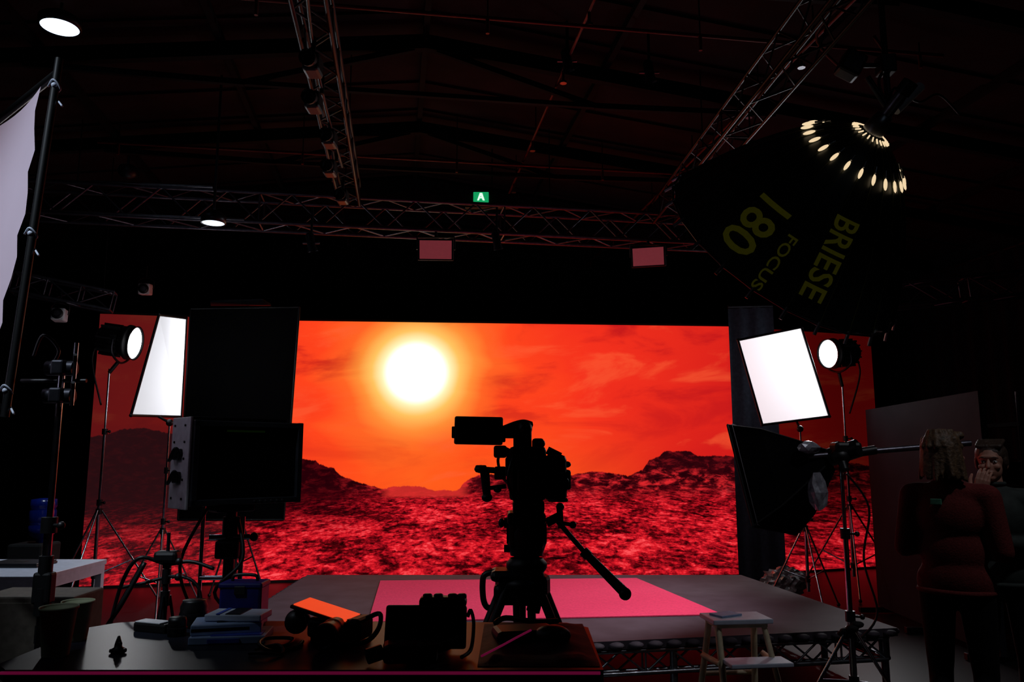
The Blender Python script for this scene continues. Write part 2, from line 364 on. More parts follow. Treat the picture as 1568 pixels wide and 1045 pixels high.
b=B(); b.lathe([(0,0),(.06,0),(.07,.08),(.05,.16),(0,.17)],(-3.62,6.98,4.14),(.3,1,.2),BLK,seg=18); b.tube((-3.6,7.03,4.1),(-3.6,7.03,4.3),.012,STEEL); b.done('small_stage_light')
for (x,y,z) in ((.45,6.0,4.7),(1.1,5.9,4.55),(-1.9,7.2,3.5),(-.15,7.5,3.6)):
    b=B(); b.tube((x,y,z),(x,y,z+.35),.012,STEEL); b.lathe([(.02,-.1),(.04,-.08),(.04,.04),(.05,.08)],(x,y,z),(.2,.2,-1),STEEL,seg=16); b.tube((x-.08,y,z),(x+.08,y,z),.01,ALU); b.done('par_spotlight')
PNL=mat('panel_diffuser',(190,110,118),.5,emit=(135,54,62),es=.45,var=.05)  # panels are off; weak emission paints their pink reflected tone
for x,y,z,a in ((-.77,7.7,3.57,.05),(1.44,8.05,3.59,-.25)):
    b=B(); R=Rz(a)@Rx(.25); b.box((x,y,z),(.36,.07,.22),BLK,rot=R,bev=.008)
    b.box(V((x,y,z))+R.to_3x3()@V((0,-.038,0)),(.32,.006,.185),PNL,rot=R)
    for k in (-1,1): b.tube(V((x,y,z))+R.to_3x3()@V((k*.19,0,0)),(x+k*.19,y,z+.13),.008,BLK)
    b.tube((x-.19,y,z+.13),(x+.19,y,z+.13),.008,BLK); b.tube((x,y,z+.13),(x,y,z+.19),.015,BLK)
    b.done('led_panel_light')
GREEN=mat('exit_green',(20,150,90),.4,emit=(20,160,95),es=.9); EW=mat('exit_pictogram',(240,255,245),.4,emit=(230,255,240),es=1.)
b=B(); x,y,z=-.345,8.4,4.36
b.box((x+.12,y+.06,z-.03),(.6,.08,.16),BLK,bev=.01); b.box((x,y,z),(.17,.03,.115),GREEN,bev=.005)
b.slab([(x-.042,y-.018,z-.042),(x-.022,y-.018,z-.042),(x-.002,y-.018,z+.012),(x+.02,y-.018,z-.042),(x+.042,y-.018,z-.042),(x+.014,y-.018,z+.044),(x-.014,y-.018,z+.044)],(0,-.003,0),EW)
b.box((x,y-.019,z-.012),(.045,.003,.012),EW)
b.box((x+.2,y,z-.09),(.3,.03,.02),RUST)
b.tube((x+.12,y+.06,z+.04),(x+.12,y+.06,4.95),.008,STEEL)
b.done('exit_sign')
def down(x,y,r,z):
    b=B(); b.lathe([(0,0),(r,.0),(r,.005)],(x,y,z),(0,0,1),DOWN,seg=32); b.lathe([(r,-.004),(r*1.12,-.004),(r*1.14,.06),(r*.7,.10),(.02,.12)],(x,y,z),(0,0,1),STEEL,seg=32)
    xr=(RM.inverted()@V((x,y,z))).x; b.tube((x,y,z+.1),(x,y,ceilz(xr)-.02),.012,STEEL)
    return b.done('ceiling_downlight_or_fill')
COOL=(.75,.87,1)
d1=down(-3.36,5.42,.13,4.66); d2=down(-2.66,6.75,.095,3.56)
spot(d1,'downlight_or_fill_lamp',(-3.36,5.42,4.63),(-3.4,5.3,0),150,80,COOL)
spot(d2,'downlight_or_fill_lamp',(-2.66,6.75,3.53),(-2.7,6.6,0),12,120,COOL)
fill_d3=down(3.0,2.5,.12,4.5); spot(fill_d3,'downlight_or_fill_lamp',(3.0,2.5,4.47),(2.45,4.1,1.3),62,52,(.9,.92,1))  # unseen lamp, placed here to light the two women
fill_d4=down(-2.9,1.5,.15,4.6); spot(fill_d4,'downlight_or_fill_lamp',(-2.9,1.5,4.57),(-1.5,3.65,1.3),380,36,COOL,blend=1.)  # added unseen fill lamp to brighten table and monitor side
# ---------------------------------------------------------------- stands
def stand(b,x,y,h,sp,m=CHR,r=.014,hub=.85,rot=0.3,footm=BLK,low=.3,n=3):
    b.tube((x,y,low*.6),(x,y,hub+.1),r*1.35,m); b.tube((x,y,hub),(x,y,hub+(h-hub)*.55),r*1.1,m); b.tube((x,y,hub+(h-hub)*.5),(x,y,h),r*.8,m)
    for z in (hub+.08,hub+(h-hub)*.55): b.tube((x,y,z-.03),(x,y,z+.03),r*2,BLK); b.tube((x,y,z),(x+.05,y-.02,z),.007,BLK); b.sph((x+.06,y-.024,z),.016,BLK,seg=8,rings=6)
    b.tube((x,y,hub-.04),(x,y,hub+.02),r*2.2,BLK); b.tube((x,y,low-.03),(x,y,low+.03),r*2,BLK)
    for k in range(n):
        a=rot+2*pi*k/n; f=V((x+sp*math.cos(a),y+sp*math.sin(a),.02))
        t=V((x+r*2*math.cos(a),y+r*2*math.sin(a),hub)); b.tube(t,f,r*.75,m,seg=8); b.sph(f,.02,footm,seg=8,rings=6)
        b.tube((x+r*math.cos(a),y+r*math.sin(a),low),t+(f-t)*.55,r*.55,m,seg=8)
def lamphead(b,c,dr,R):
    c=V(c); d=V(dr).normalized(); dd,u,w=b.frame(d)
    b.lathe([(0,0),(R*.86,0),(R*.9,.01)],c+d*.02,d,LAMP,seg=28)
    b.lathe([(R*1.0,.05),(R*.92,.05),(R*.88,0),(R*1.0,0),(R*1.02,-.03),(R*.72,-.10),(R*.7,-.12)],c,d,BLK,seg=28)
    b.lathe([(R*.7,-.10),(R*.78,-.14),(R*.78,-.30),(R*.6,-.34),(0,-.35)],c,d,BLK,seg=20)
    for k in range(14):
        a=2*pi*k/14; e=u*math.cos(a)+w*math.sin(a); b.box(c-d*.2+e*R*.85,(.012,.2,R*.18),ALU if k%2==0 else BLK,rot=Matrix((e.cross(d),d,e)).transposed().to_4x4())
    s=d.cross(V((0,0,1))).normalized()
    b.path([c-d*.1+s*R*1.12,c-d*.1+s*R*1.12-V((0,0,R*.8)),c-d*.1-V((0,0,R*1.25)),c-d*.1-s*R*1.12-V((0,0,R*.8)),c-d*.1-s*R*1.12],.012,STEEL)
    b.path([c-d*.33,c-d*.4-V((0,0,.25)),c-d*.25-V((0,0,.7))+s*.04],.01,BLK)
b=B(); stand(b,-4.26,8.25,2.42,.62,CHR,rot=.6,hub=.95); lamphead(b,(-4.05,8.25,2.70),(1,.03,-.14),.185); b.tube((-4.26,8.25,2.38),(-4.17,8.25,2.5),.02,BLK); l1=b.done('open_face_studio_lamp')
spot(l1,'studio_lamp_beam',(-3.98,8.25,2.68),(-3.43,7.72,2.38),50,115,(.97,.98,1),size=.12)
b=B(); stand(b,3.80,9.0,2.32,.62,CHR,rot=.2,hub=.95); lamphead(b,(3.66,8.92,2.67),(-.93,-.32,-.08),.175); b.tube((3.80,9.0,2.3),(3.76,8.97,2.45),.02,BLK); l2=b.done('open_face_studio_lamp')
spot(l2,'studio_lamp_beam',(3.58,8.89,2.66),(2.80,8.05,2.33),110,100,(.97,.98,1),size=.12)
def diff(corners,px,py,h,sp,rot):
    b=B(); c=[V(v) for v in corners]; n=(c[1]-c[0]).cross(c[3]-c[0]).normalized()
    b.poly(c,LIT)
    for i in range(4): b.tube(c[i],c[(i+1)%4],.013,BLK); b.sph(c[i],.018,BLK,seg=8,rings=6)
    stand(b,px,py,h,sp,CHR,r=.012,rot=rot,hub=.8)
    b.sph((px,py,h),.035,BLK); b.tube((px,py,h),(c[2]+c[3])/2,.012,BLK)
    return b.done('diffusion_frame')
f1=diff([(-3.295,7.2,2.81),(-3.46,8.2,2.955),(-3.453,8.2,1.912),(-3.49,7.2,1.874)],-3.37,7.75,1.83,.45,.9)
f2=diff([(2.333,8.0,2.69),(3.05,8.15,2.85),(3.27,8.1,1.91),(2.527,7.95,1.817)],2.93,8.02,1.78,.42,.5)
b=B(); c=[V((-3.73,8.95,3.20)),V((-2.47,8.95,3.22)),V((-2.55,8.95,.80)),V((-3.73,8.95,.80))]
b.slab(c,(0,.012,0),FAB)
for i in range(4): b.tube(c[i],c[(i+1)%4],.012,BLK)
stand(b,-3.1,9.05,3.25,.33,STEEL,rot=0); b.slab([(-3.45,8.8,3.25),(-2.85,8.8,3.27),(-2.8,8.95,3.235),(-3.5,8.95,3.235)],(0,0,.02),STEEL); b.done('black_flag')
# ---------------------------------------------------------------- giant parabolic umbrella
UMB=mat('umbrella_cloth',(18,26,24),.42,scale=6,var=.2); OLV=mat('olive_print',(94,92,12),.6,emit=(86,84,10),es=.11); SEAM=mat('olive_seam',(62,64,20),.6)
TAB=mat('lit_rib_tab',(255,240,210),.3,emit=(255,225,180),es=.85); INN=mat('silver_lining',(190,190,195),.35,.6)  # tab emission stands in for lamp light leaking at the ribs
C=V((1.93,5.4,2.975)); ax=V((-.39,.69,-.61)).normalized(); R=.90; H=.95; apex=C-ax*H
vv=V((.33,.9,.27)).normalized(); e1=(-vv+ax*vv.dot(ax)).normalized(); e2=ax.cross(e1).normalized()
def dome(s,phi,off=0.):
    dr=e1*math.cos(phi)+e2*math.sin(phi); return apex+ax*(H*s**1.75-off*.5)+dr*(R*s+off*.8)
NG=24; b=B()
vs=[];fs=[];ns=14;na=NG*4
for i in range(ns+1):
    s=.06+.94*i/ns
    for k in range(na):
        ph=2*pi*k/na; sag=1-.03*math.sin(pi*((k%4)/4))*s
        p=dome(s,ph); ctrp=apex+ax*(p-apex).dot(ax); vs.append(ctrp+(p-ctrp)*sag)
for i in range(ns):
    for k in range(na): fs.append([i*na+k,i*na+(k+1)%na,(i+1)*na+(k+1)%na,(i+1)*na+k])
b.add(vs,fs,UMB,True)
b.add([v+ax*.02-(v-(apex+ax*(v-apex).dot(ax)))*.015 for v in vs],fs,INN,True)
for k in range(NG):
    ph=2*pi*k/NG
    for i in range(10): b.tube(dome(.06+.094*i,ph,.003),dome(.06+.094*(i+1),ph,.003),.003,SEAM,seg=5,caps=False)
    b.tube(dome(.99,ph),dome(1.035,ph),.012,ALU,seg=8)
    p=dome(.35,ph,.018); q=dome(.42,ph,.02); dd=(q-p).normalized()
    b.sph((p+q)/2,(.010,.040,.012),TAB,rot=dd.to_track_quat('Y','Z').to_matrix().to_4x4(),seg=8,rings=6)
    b.tube(dome(.31,ph,.02),dome(.35,ph,.02),.008,ALU,seg=6)
    b.tube(dome(.10,ph,.01),dome(.14,ph,.01),.005,TAB,seg=6)
    a=2*pi*(k+1)/NG; b.tube(dome(1,ph),dome(1,a),.008,BLK,seg=6)
b.lathe([(0,-.12),(.05,-.12),(.07,-.02),(.06,.06)],apex+ax*.0,ax,ALU,seg=20)
s_=apex-ax*.15
b.tube(apex-ax*.1,s_-ax*.12,.04,ALU); b.tube(s_-ax*.12,s_-ax*.2,.05,BLK)
b.tube(s_+V((.04,0,0)),s_+V((.22,.02,.17)),.032,SILV); b.tube(s_,s_+V((-.12,0,.22)),.02,BLK)
top=s_+V((0,0,.3)); b.tube(s_,top,.02,STEEL); b.box(top,(.1,.1,.12),BLK,bev=.01); b.tube(top,(top.x,top.y,4.72),.02,BLK)
b.box(s_+V((-.22,0,.30)),(.14,.12,.16),STEEL,rot=Ry(.5),bev=.02); b.tube(s_+V((-.22,0,.3)),top,.015,STEEL)
b.path([s_,s_+V((.1,.1,.2)),s_+V((.3,.2,.15)),s_+V((.55,.4,.3)),s_+V((.8,.6,.25))],.008,BLK)
b.path([s_+V((-.02,0,.05)),s_+V((-.05,0,.2)),s_+V((.02,0,.33)),s_+V((-.06,0,.5))],.01,RUST)
b.tube(apex,C-ax*.25,.02,ALU); b.lathe([(.05,0),(.06,.18),(0,.2)],C-ax*.35,ax,SILV,seg=16)
def dometext(txt,size,s0,ph0,sx):
    cu=bpy.data.curves.new('t','FONT'); cu.body=txt; cu.size=1; cu.resolution_u=3; cu.align_y='CENTER'; cu.offset=.014
    to=bpy.data.objects.new('t',cu); sc.collection.objects.link(to); bpy.context.view_layer.update()
    dg=bpy.context.evaluated_depsgraph_get(); m=bpy.data.meshes.new_from_object(to.evaluated_get(dg)); 
    t=bmesh.new(); t.from_mesh(m); bmesh.ops.triangulate(t,faces=t.faces[:]); bmesh.ops.subdivide_edges(t,edges=[e for e in t.edges if e.calc_length()>.15],cuts=2)
    t.verts.index_update(); vs=[]
    for v in t.verts:
        s=s0+v.co.x*size*sx/ (R*1.25); ph=ph0-v.co.y*size/(R*max(s,.3)); vs.append(dome(s,ph,.012))
    b.add(vs,[[v.index for v in f.verts] for f in t.faces],OLV); t.free(); bpy.data.objects.remove(to)
dometext('180',.33,.68,.33,.60); dometext('FOCUS',.095,.77,.0,.85); dometext('BRIESE',.22,.60,-.36,.60)
um=b.done('parabolic_umbrella_light',recalc=False)
spot(um,'umbrella_lamp',C-ax*.15,(.1,6.5,.4),340,70,(1,.93,1),size=.35)
# ---------------------------------------------------------------- hanging white butterfly cloth (left)
CL=mat('white_silk',(225,215,232),.9,scale=3,var=.05,trans=.5,emit=(190,178,205),es=.42)  # emission stands in for lamp light on the cloth
b=B(); A=V((-1.885,3.0,2.99)); Bt=V((-1.965,3.0,1.75)); W=V((-.75,.62,-.05)); n=14; vs=[];fs=[]
for i in range(n+1):
    for j in range(n+1):
        s=i/n;t=j/n; p=A+(Bt-A)*t+W*s; p=p+V((.02,.03,0))*math.sin(s*5+t*4)*.6; edge=.02*math.sin(t*pi*5)**2 if i==0 else 0; vs.append(p-V((edge+.03,0,0)))
for i in range(n):
    for j in range(n): fs.append([i*(n+1)+j,(i+1)*(n+1)+j,(i+1)*(n+1)+j+1,i*(n+1)+j+1])
b.add(vs,fs,CL,True)
b.tube(A+V((.035,0,.12)),Bt+V((.03,0,-.1)),.016,BLK); b.tube(A+V((.035,0,.06)),A+W+V((0,0,.06)),.016,BLK); b.tube(Bt+V((0,0,-.06)),Bt+W+V((0,0,-.06)),.016,BLK)
b.tube(A+W+V((0,0,.08)),V((Bt.x+W.x,Bt.y+W.y,0)),.018,STEEL)
for k in (-1,1): b.tube((Bt.x+W.x,Bt.y+W.y,.35),(Bt.x+W.x+.15*k-.1,Bt.y+W.y+.25,.02),.012,STEEL)
b.tube((Bt.x+W.x,Bt.y+W.y,.35),(Bt.x+W.x-.2,Bt.y+W.y-.3,.02),.012,STEEL)
for t in (0,.5,1):
    p=A+(Bt-A)*t
    b.path([p,p+V((.03,-.02,.02)),p+V((.05,0,-.01)),p+V((.02,.02,-.03)),p+V((.07,-.01,-.09))],.004,WHT); b.sph(p+V((.03,-.01,0)),.012,WHT,seg=8,rings=6)
b.done('butterfly_diffusion_frame')
# ---------------------------------------------------------------- c-stand at left
b=B(); x,y=-1.80,3.12
stand(b,x,y,1.88,.25,CHR,r=.015,rot=.2,hub=.45,low=.2)
b.tube((x,y,.9),(x,y,1.0),.03,BLK);b.tube((x,y,1.05),(x,y,1.12),.026,BLK)
for z in (1.74,1.85):
    b.tube((x-.06,y,z),(x+.05,y,z),.03,STEEL,seg=14); b.box((x,y-.02,z),(.05,.05,.06),STEEL,bev=.008); b.tube((x+.05,y,z),(x+.07,y-.04,z+.05),.008,BLK)
b.path([(x-.12,y,1.90),(x-.07,y-.03,1.98),(x-.02,y,1.92),(x-.06,y,1.84)],.006,BLK); b.tube((x-.16,y,1.8),(x+.1,y,1.8),.008,BLK)
b.tube((x+.06,y-.02,1.7),(x+.06,y-.02,1.95),.008,CHR)
b.box((x,y,1.62-.62),(.07,.05,.12),BLK,bev=.01); b.box((x-.02,y,.55),(.05,.05,.2),BLK,bev=.01); b.done('c_stand')
# ---------------------------------------------------------------- white table at left with laptop
b=B(); b.box((-3.6,5.52,.735),(1.24,.84,.035),WHT,bev=.004)
for X in (-4.19,-3.01):
    for Y in (5.13,5.91): b.box((X,Y,.36),(.045,.045,.72),WHT,bev=.004)
b.box((-3.6,5.11,.69),(1.14,.02,.06),WHT); b.box((-2.99,5.52,.69),(.02,.74,.06),WHT); b.box((-3.6,5.93,.69),(1.14,.02,.06),WHT); b.done('white_desk')
b=B(); b.box((-3.4,5.6,.762),(.36,.25,.018),BLK,bev=.005); b.box((-3.4,5.6,.776),(.35,.24,.008),STEEL,bev=.003); b.box((-3.4,5.6,.781),(.07,.05,.002),BLK); b.done('closed_laptop')
BLU=mat('blue_bottle',(14,32,115),.2,var=.1)
b=B(); b.box((-4.15,7.0,.38),(.3,.3,.76),BLKM,bev=.02); b.box((-4.15,6.83,.55),(.12,.05,.04),BLK)
b.lathe([(.035,0),(.04,.05),(.10,.09),(.105,.16),(.095,.18),(.105,.2),(.105,.29),(.095,.31),(.105,.33),(.10,.39),(.03,.40),(0,.40)],(-4.10,7.0,.74),(0,0,1),BLU,seg=24); b.done('water_cooler')
BEI=mat('beige_board',(92,84,74),.8)
b=B(); b.box((-2.46,4.25,.40),(.5,.3,.8),BEI,bev=.01); b.box((-2.46,4.095,.42),(.46,.01,.7),BEI); b.box((-2.36,4.09,.62),(.05,.02,.09),BLK,bev=.005); b.tube((-2.36,4.08,.66),(-2.36,4.05,.72),.006,BLK); b.done('storage_cabinet')
# ---------------------------------------------------------------- foreground table
TT=mat('table_top',(27,30,41),.42,scale=5,var=.12,spec=.35); GLOW=mat('magenta_edge_glow',(205,40,120),.35,var=.1,emit=(180,28,95),es=.16)  # magenta strip: LED reflection on the table edge painted as weak emission
b=B(); pl=[(-1.44,2.34),(.26,2.34),(.27,2.9),(.2,2.98),(-1.3,3.02),(-1.44,2.98),(-1.5,2.9),(-1.5,2.40)]
b.slab([(x,y,.865) for x,y in pl],(0,0,.035),TT); b.box((-.6,2.333,.893),(1.7,.008,.007),GLOW)
b.box((-.6,2.335,.84),(1.68,.006,.09),BLK)
for X in (-1.4,.17):
    for Y in (2.42,2.9): b.tube((X,Y,0),(X,Y,.87),.022,STEEL); b.tube((X,Y,0),(X,Y,.02),.03,BLK)
b.tube((-1.4,2.9,.2),(.17,2.9,.2),.015,STEEL); b.tube((-1.4,2.42,.8),(.17,2.42,.8),.015,STEEL); b.tube((-1.4,2.9,.8),(.17,2.9,.8),.015,STEEL); b.done('equipment_table')
CUP=mat('kraft_cup',(150,154,122),.7,var=.08)
for x,y,h,r in ((-1.385,2.49,.145,.052),(-1.44,2.70,.125,.048)):
    b=B(); b.lathe([(0,.006),(r*.68,.006),(r*.70,0),(r*.72,.006),(r,h),(r*1.06,h+.002),(r*1.06,h-.006),(r*.98,h-.004),(r*.66,.012),(0,.012)],(x,y,.90),(0,0,1),CUP,seg=32); b.lathe([(0,0),(r*.93,0)],(x,y,.90+h*.8),(0,0,1),mat('coffee',(30,16,10),.2),seg=24); b.done('paper_cup')
b=B(); b.lathe([(0,0),(.02,0),(.022,.012),(.012,.018),(.010,.03),(.004,.05),(0,.052)],(-1.215,2.53,.90),(0,0,1),BLK,seg=14); b.box((-1.215,2.53,.908),(.05,.018,.012),BLK,bev=.004); b.sph((-1.205,2.52,.93),.007,BLK,seg=8,rings=6); b.done('cable_clip')
b=B(); R_=Rz(-.35); b.box((-1.24,2.84,.915),(.14,.06,.03),BLK,rot=R_,bev=.006); b.box((-1.25,2.84,.932),(.11,.05,.005),SILV,rot=R_,bev=.002); b.lathe([(0,0),(.03,0),(.03,.05),(.027,.06),(0,.06)],(-1.135,2.77,.90),(0,0,1),BLK,seg=20); b.lathe([(.031,.02),(.033,.025),(.031,.03)],(-1.135,2.77,.9),(0,0,1),STEEL,seg=20); b.done('battery_charger')
PAP=mat('pale_blue_card',(150,172,210),.6,var=.12); PB2=mat('blue_card',(60,85,190),.6)
b=B(); R_=Rz(.12)
b.box((-.93,2.72,.912),(.24,.16,.024),PAP,rot=R_,bev=.003); b.box((-.93,2.637,.912),(.10,.004,.012),PB2,rot=R_); b.box((-.90,2.69,.9255),(.16,.07,.003),PB2,rot=R_)
b.box((-.95,2.735,.942),(.22,.14,.034),PAP,rot=Rz(.25),bev=.004); b.box((-.95,2.664,.942),(.18,.003,.010),STEEL,rot=Rz(.25)); b.box((-.95,2.735,.9605),(.06,.09,.003),STEEL,rot=Rz(.2))
b.box((-.92,2.745,.972),(.19,.11,.022),WHT,rot=Rz(-.05),bev=.004); b.box((-.92,2.745,.9845),(.05,.105,.002),STEEL,rot=Rz(-.05)); b.box((-.97,2.745,.9845),(.012,.105,.002),PB2,rot=Rz(-.05)); b.done('paper_box_stack')
BB=mat('blue_case',(20,23,92),.4)
b=B(); b.box((-.965,2.93,.975),(.15,.10,.15),BB,bev=.01); b.box((-.965,2.93,1.045),(.156,.106,.02),BB,bev=.006); b.box((-.965,2.878,1.03),(.04,.008,.03),BLK,bev=.003); b.path([(-1.01,2.93,1.055),(-1.0,2.93,1.075),(-.93,2.93,1.075),(-.92,2.93,1.055)],.006,BLK); b.done('blue_battery_case')
b=B(); b.lathe([(0,0),(.045,0),(.047,.07),(.04,.085),(.04,.09),(0,.09)],(-1.14,2.92,.90),(0,0,1),BLK,seg=20); b.lathe([(.048,.03),(.05,.04),(.048,.05)],(-1.14,2.92,.9),(0,0,1),STEEL,seg=20); b.done('lens_barrel')
b=B(); b.path([(-.78,2.58,.906),(-.72,2.6,.906),(-.72,2.68,.91),(-.79,2.64,.92),(-.79,2.56,.92),(-.74,2.53,.906),(-.68,2.58,.906),(-.68,2.66,.906)],.006,BLK); b.path([(-.8,2.5,.906),(-.75,2.47,.915),(-.7,2.5,.906),(-.73,2.56,.918),(-.8,2.55,.906)],.005,BLK); b.done('coiled_cable')
ORG=mat('orange_screen',(235,70,20),.25,emit=(255,78,40),es=.8)
b=B(); c=V((-.59,2.74,.902)); R_=Rz(-.3)
def L_(v): return c+R_.to_3x3()@V(v)
b.box(L_((0,0,.034)),(.17,.10,.066),BLK,rot=R_,bev=.014); b.box(L_((.095,-.01,.037)),(.05,.11,.072),BLK,rot=R_,bev=.016)
b.lathe([(.034,0),(.036,.02),(.036,.1),(.04,.11),(.04,.15),(.03,.15),(.026,.12),(0,.12)],L_((.03,-.05,.042)),R_.to_3x3()@V((.25,-1,0)),BLK,seg=24)
b.lathe([(.037,.04),(.039,.05),(.037,.06)],L_((.03,-.05,.042)),R_.to_3x3()@V((.25,-1,0)),STEEL,seg=24)
RT=R_@Ry(.22)@Rx(.05)
b.box(L_((-.035,.0,.080)),(.22,.12,.012),BLK,rot=RT,bev=.004); b.box(L_((-.035,-.002,.088)),(.20,.10,.003),ORG,rot=RT)
b.tube(L_((-.11,0,.04)),L_((-.14,-.02,.09)),.02,BLK); b.sph(L_((-.14,-.02,.045)),(.04,.035,.04),BLK)
b.path([L_((.1,0,.06)),L_((.15,.02,.08)),L_((.17,-.03,.04)),L_((.15,-.1,.012)),L_((.05,-.16,.01))],.008,BLK); b.done('mirrorless_camera')
GL=mat('screen_glass',(5,5,7),.2,spec=.3)
b=B(); R_=Rx(-.28); c=V((-.27,2.56,.972))
b.box(c,(.255,.022,.13),BLK,rot=R_,bev=.008); b.box(c+R_.to_3x3()@V((0,-.0125,0)),(.225,.003,.104),GL,rot=R_)
b.tube(c+V((0,.02,-.02)),(-.27,2.63,.93),.01,STEEL); b.box((-.27,2.62,.918),(.14,.1,.03),BLK,bev=.008)
b.box((-.22,2.60,1.04),(.15,.06,.035),BLK,bev=.012); 
for dx in (-.05,-.015,.03,.06): b.lathe([(.015,0),(.015,.010),(.010,.013),(0,.013)],(-.22+dx,2.60,1.053),(0,0,1),BLK,seg=16)
b.path([(-.14,2.57,1.0),(-.13,2.57,1.02),(-.12,2.56,.98),(-.125,2.5,.92),(-.15,2.44,.910)],.006,BLK)
b.box((-.30,2.42,.932),(.16,.09,.055),BLK,rot=Rz(.15),bev=.015); b.tube((-.38,2.4,.935),(-.42,2.38,.926),.022,BLK); b.tube((-.22,2.42,.94),(-.15,2.44,.96),.015,BLK); b.done('field_monitor')
DRED=mat('dark_red_cloth',(44,6,10),.7,bump=.3)
b=B(); vs=[];fs=[];nx,ny=24,16
for i in range(nx+1):
    for j in range(ny+1):
        s=i/nx;t=j/ny; X=-.10+.355*s;Y=2.37+.58*t; e=min(1,min(s,1-s,t,1-t)*7); vs.append((X,Y,.902+e*(.014+.012*mnoise.noise(V((X*9,Y*9,1)))+.006*mnoise.noise(V((X*30,Y*30,3))))))
for i in range(nx):
    for j in range(ny): fs.append([i*(ny+1)+j,(i+1)*(ny+1)+j,(i+1)*(ny+1)+j+1,i*(ny+1)+j+1])
b.add(vs,fs,DRED,True); b.box((.04,2.66,.93),(.2,.13,.04),BLK,rot=Rz(.2),bev=.016); b.sph((.13,2.62,.935),(.06,.05,.03),BLK); b.path([(-.09,2.42,.918),(-.03,2.5,.93),(.02,2.55,.945),(.06,2.58,.958)],.0035,GLOW); b.path([(-.06,2.84,.925),(-.02,2.86,.94),(.08,2.82,.935),(.16,2.86,.93)],.01,BLK); b.done('camera_bag')
# ---------------------------------------------------------------- cinema camera on tripod
cx,cy=0.,3.47
def K(px,pz,dy=0): return V((cx+(px-784)*.00286,cy+dy,1.5+(700-pz)*.00284))
cam=empty('cinema_camera_on_tripod',(0.05,cy,0))
b=B()
def kb(x0,y0,x1,y1,d,dy=0,bev=.01,m=BLK,rot=None):
    a=K(x0,y0,dy);e=K(x1,y1,dy); b.box((a+e)/2,(abs(e.x-a.x),d,abs(e.z-a.z)),m,bev=bev,rot=rot)
kb(696,639,770,682,.035,-.02,.008,rot=Ry(0.02)); kb(692,654,698,672,.03,-.02,.004); kb(702,645,765,677,.003,-.039,.001,GL)
kb(768,652,790,672,.05,0,.01); kb(766,655,774,678,.05,.0,.006)
b.path([K(772,660),K(790,653,.0),K(803,650,.02),K(812,652,.04)],.022,BLK); b.sph(K(803,657),(.035,.05,.036),BLK); kb(786,655,814,690,.12,.03,.012)
kb(756,683,776,702,.05,0,.01); b.tube(K(770,690),K(790,700),.02,BLK); kb(815,672,833,700,.08,.02,.012); b.sph(K(828,680),(.02,.03,.02),BLK)
kb(780,685,835,765,.26,.03,.016); kb(774,700,800,730,.1,-.04,.01); kb(833,697,866,766,.2,.02,.022); kb(846,697,858,704,.05,0,.004)
b.sph(K(868,712),(.018,.03,.014),BLK); kb(862,720,873,750,.09,0,.01); b.tube(K(838,690),K(858,700),.018,BLK)
b.lathe([(.055,0),(.058,.16),(.062,.18),(.062,.26)],K(808,722,.15),(0,1,0),BLK,seg=28); b.box(K(808,722,.44),(.19,.07,.15),BLK,bev=.01)
for r_ in (765,): 
    for dx in (795,822): b.tube(K(dx,r_+4,-.12),K(dx,r_+4,.42),.0075,STEEL)
b.tube(K(775,722),K(742,720),.014,BLK); b.sph(K(736,719),(.028,.035,.018),BLK); b.tube(K(742,720),K(746,760),.022,BLK,r2=.018); b.sph(K(746,762),(.024,.028,.02),BLK); kb(728,713,745,724,.04,0,.006); b.tube(K(746,748),K(775,745),.01,BLK); kb(757,715,775,735,.05,0,.008); b.sph(K(762,750),(.018,.02,.014),BLK)
kb(785,765,832,784,.28,.04,.01); kb(838,762,868,768,.1,0,.006)
b.path([K(770,690,.05),K(762,705,.09),K(768,730,.1),K(782,745,.06)],.007,BLK); b.path([K(860,760,-.03),K(868,740,-.06),K(858,715,-.05)],.005,BLK); b.path([K(786,700,-.1),K(778,735,-.13),K(790,770,-.1)],.006,BLK)
kb(788,700,830,712,.02,-.11,.004,BLK); kb(792,718,826,752,.05,-.12,.008)
b.done('camera_body',parent=cam)
b=B()
b.lathe([(.07,0),(.075,.02),(.085,.05),(.085,.10),(.075,.13),(.075,.17),(.06,.19)],K(806,848),(0,0,1),BLK,seg=24); kb(777,783,834,800,.2,0,.012); kb(779,796,832,838,.13,0,.02)
for s in (-1,1): b.tube(K(806+s*30,815),K(806+s*22,815),.045,BLK,seg=18)
b.tube(K(772,800),K(782,800),.022,BLK); b.sph(K(768,800),(.014,.02,.02),BLK); b.tube(K(772,838),K(785,838),.016,BLK)
b.lathe([(.035,-.02),(.06,0),(.088,.04),(.088,.06),(.07,.08)],K(806,880),(0,0,1),BLK,seg=24)
b.tube(K(836,800),K(856,790),.02,BLK); b.tube(K(856,776),K(858,808),.014,BLK); b.sph(K(857,776),.018,BLK); b.sph(K(876,803),.016,BLK); b.tube(K(858,800),K(876,803),.009,BLK)
b.tube(K(848,792),K(892,842,-.05),.011,BLK); b.tube(K(890,840,-.05),K(945,894,-.14),.017,BLK,r2=.022,seg=14); b.sph(K(946,896,-.142),.026,BLK); b.tube(K(890,840,-.05),K(897,847,-.06),.022,STEEL)
kb(752,868,832,884,.16,0,.02); b.sph(K(800,890),(.10,.10,.05),BLK)
b.path([K(764,872),K(744,876),K(740,890),K(742,915),K(750,925),K(762,918)],.013,BLK)
hub=K(800,884); feet=[V((-.42,3.32,.03)),V((.50,3.33,.03)),V((.08,4.05,.03))]; 
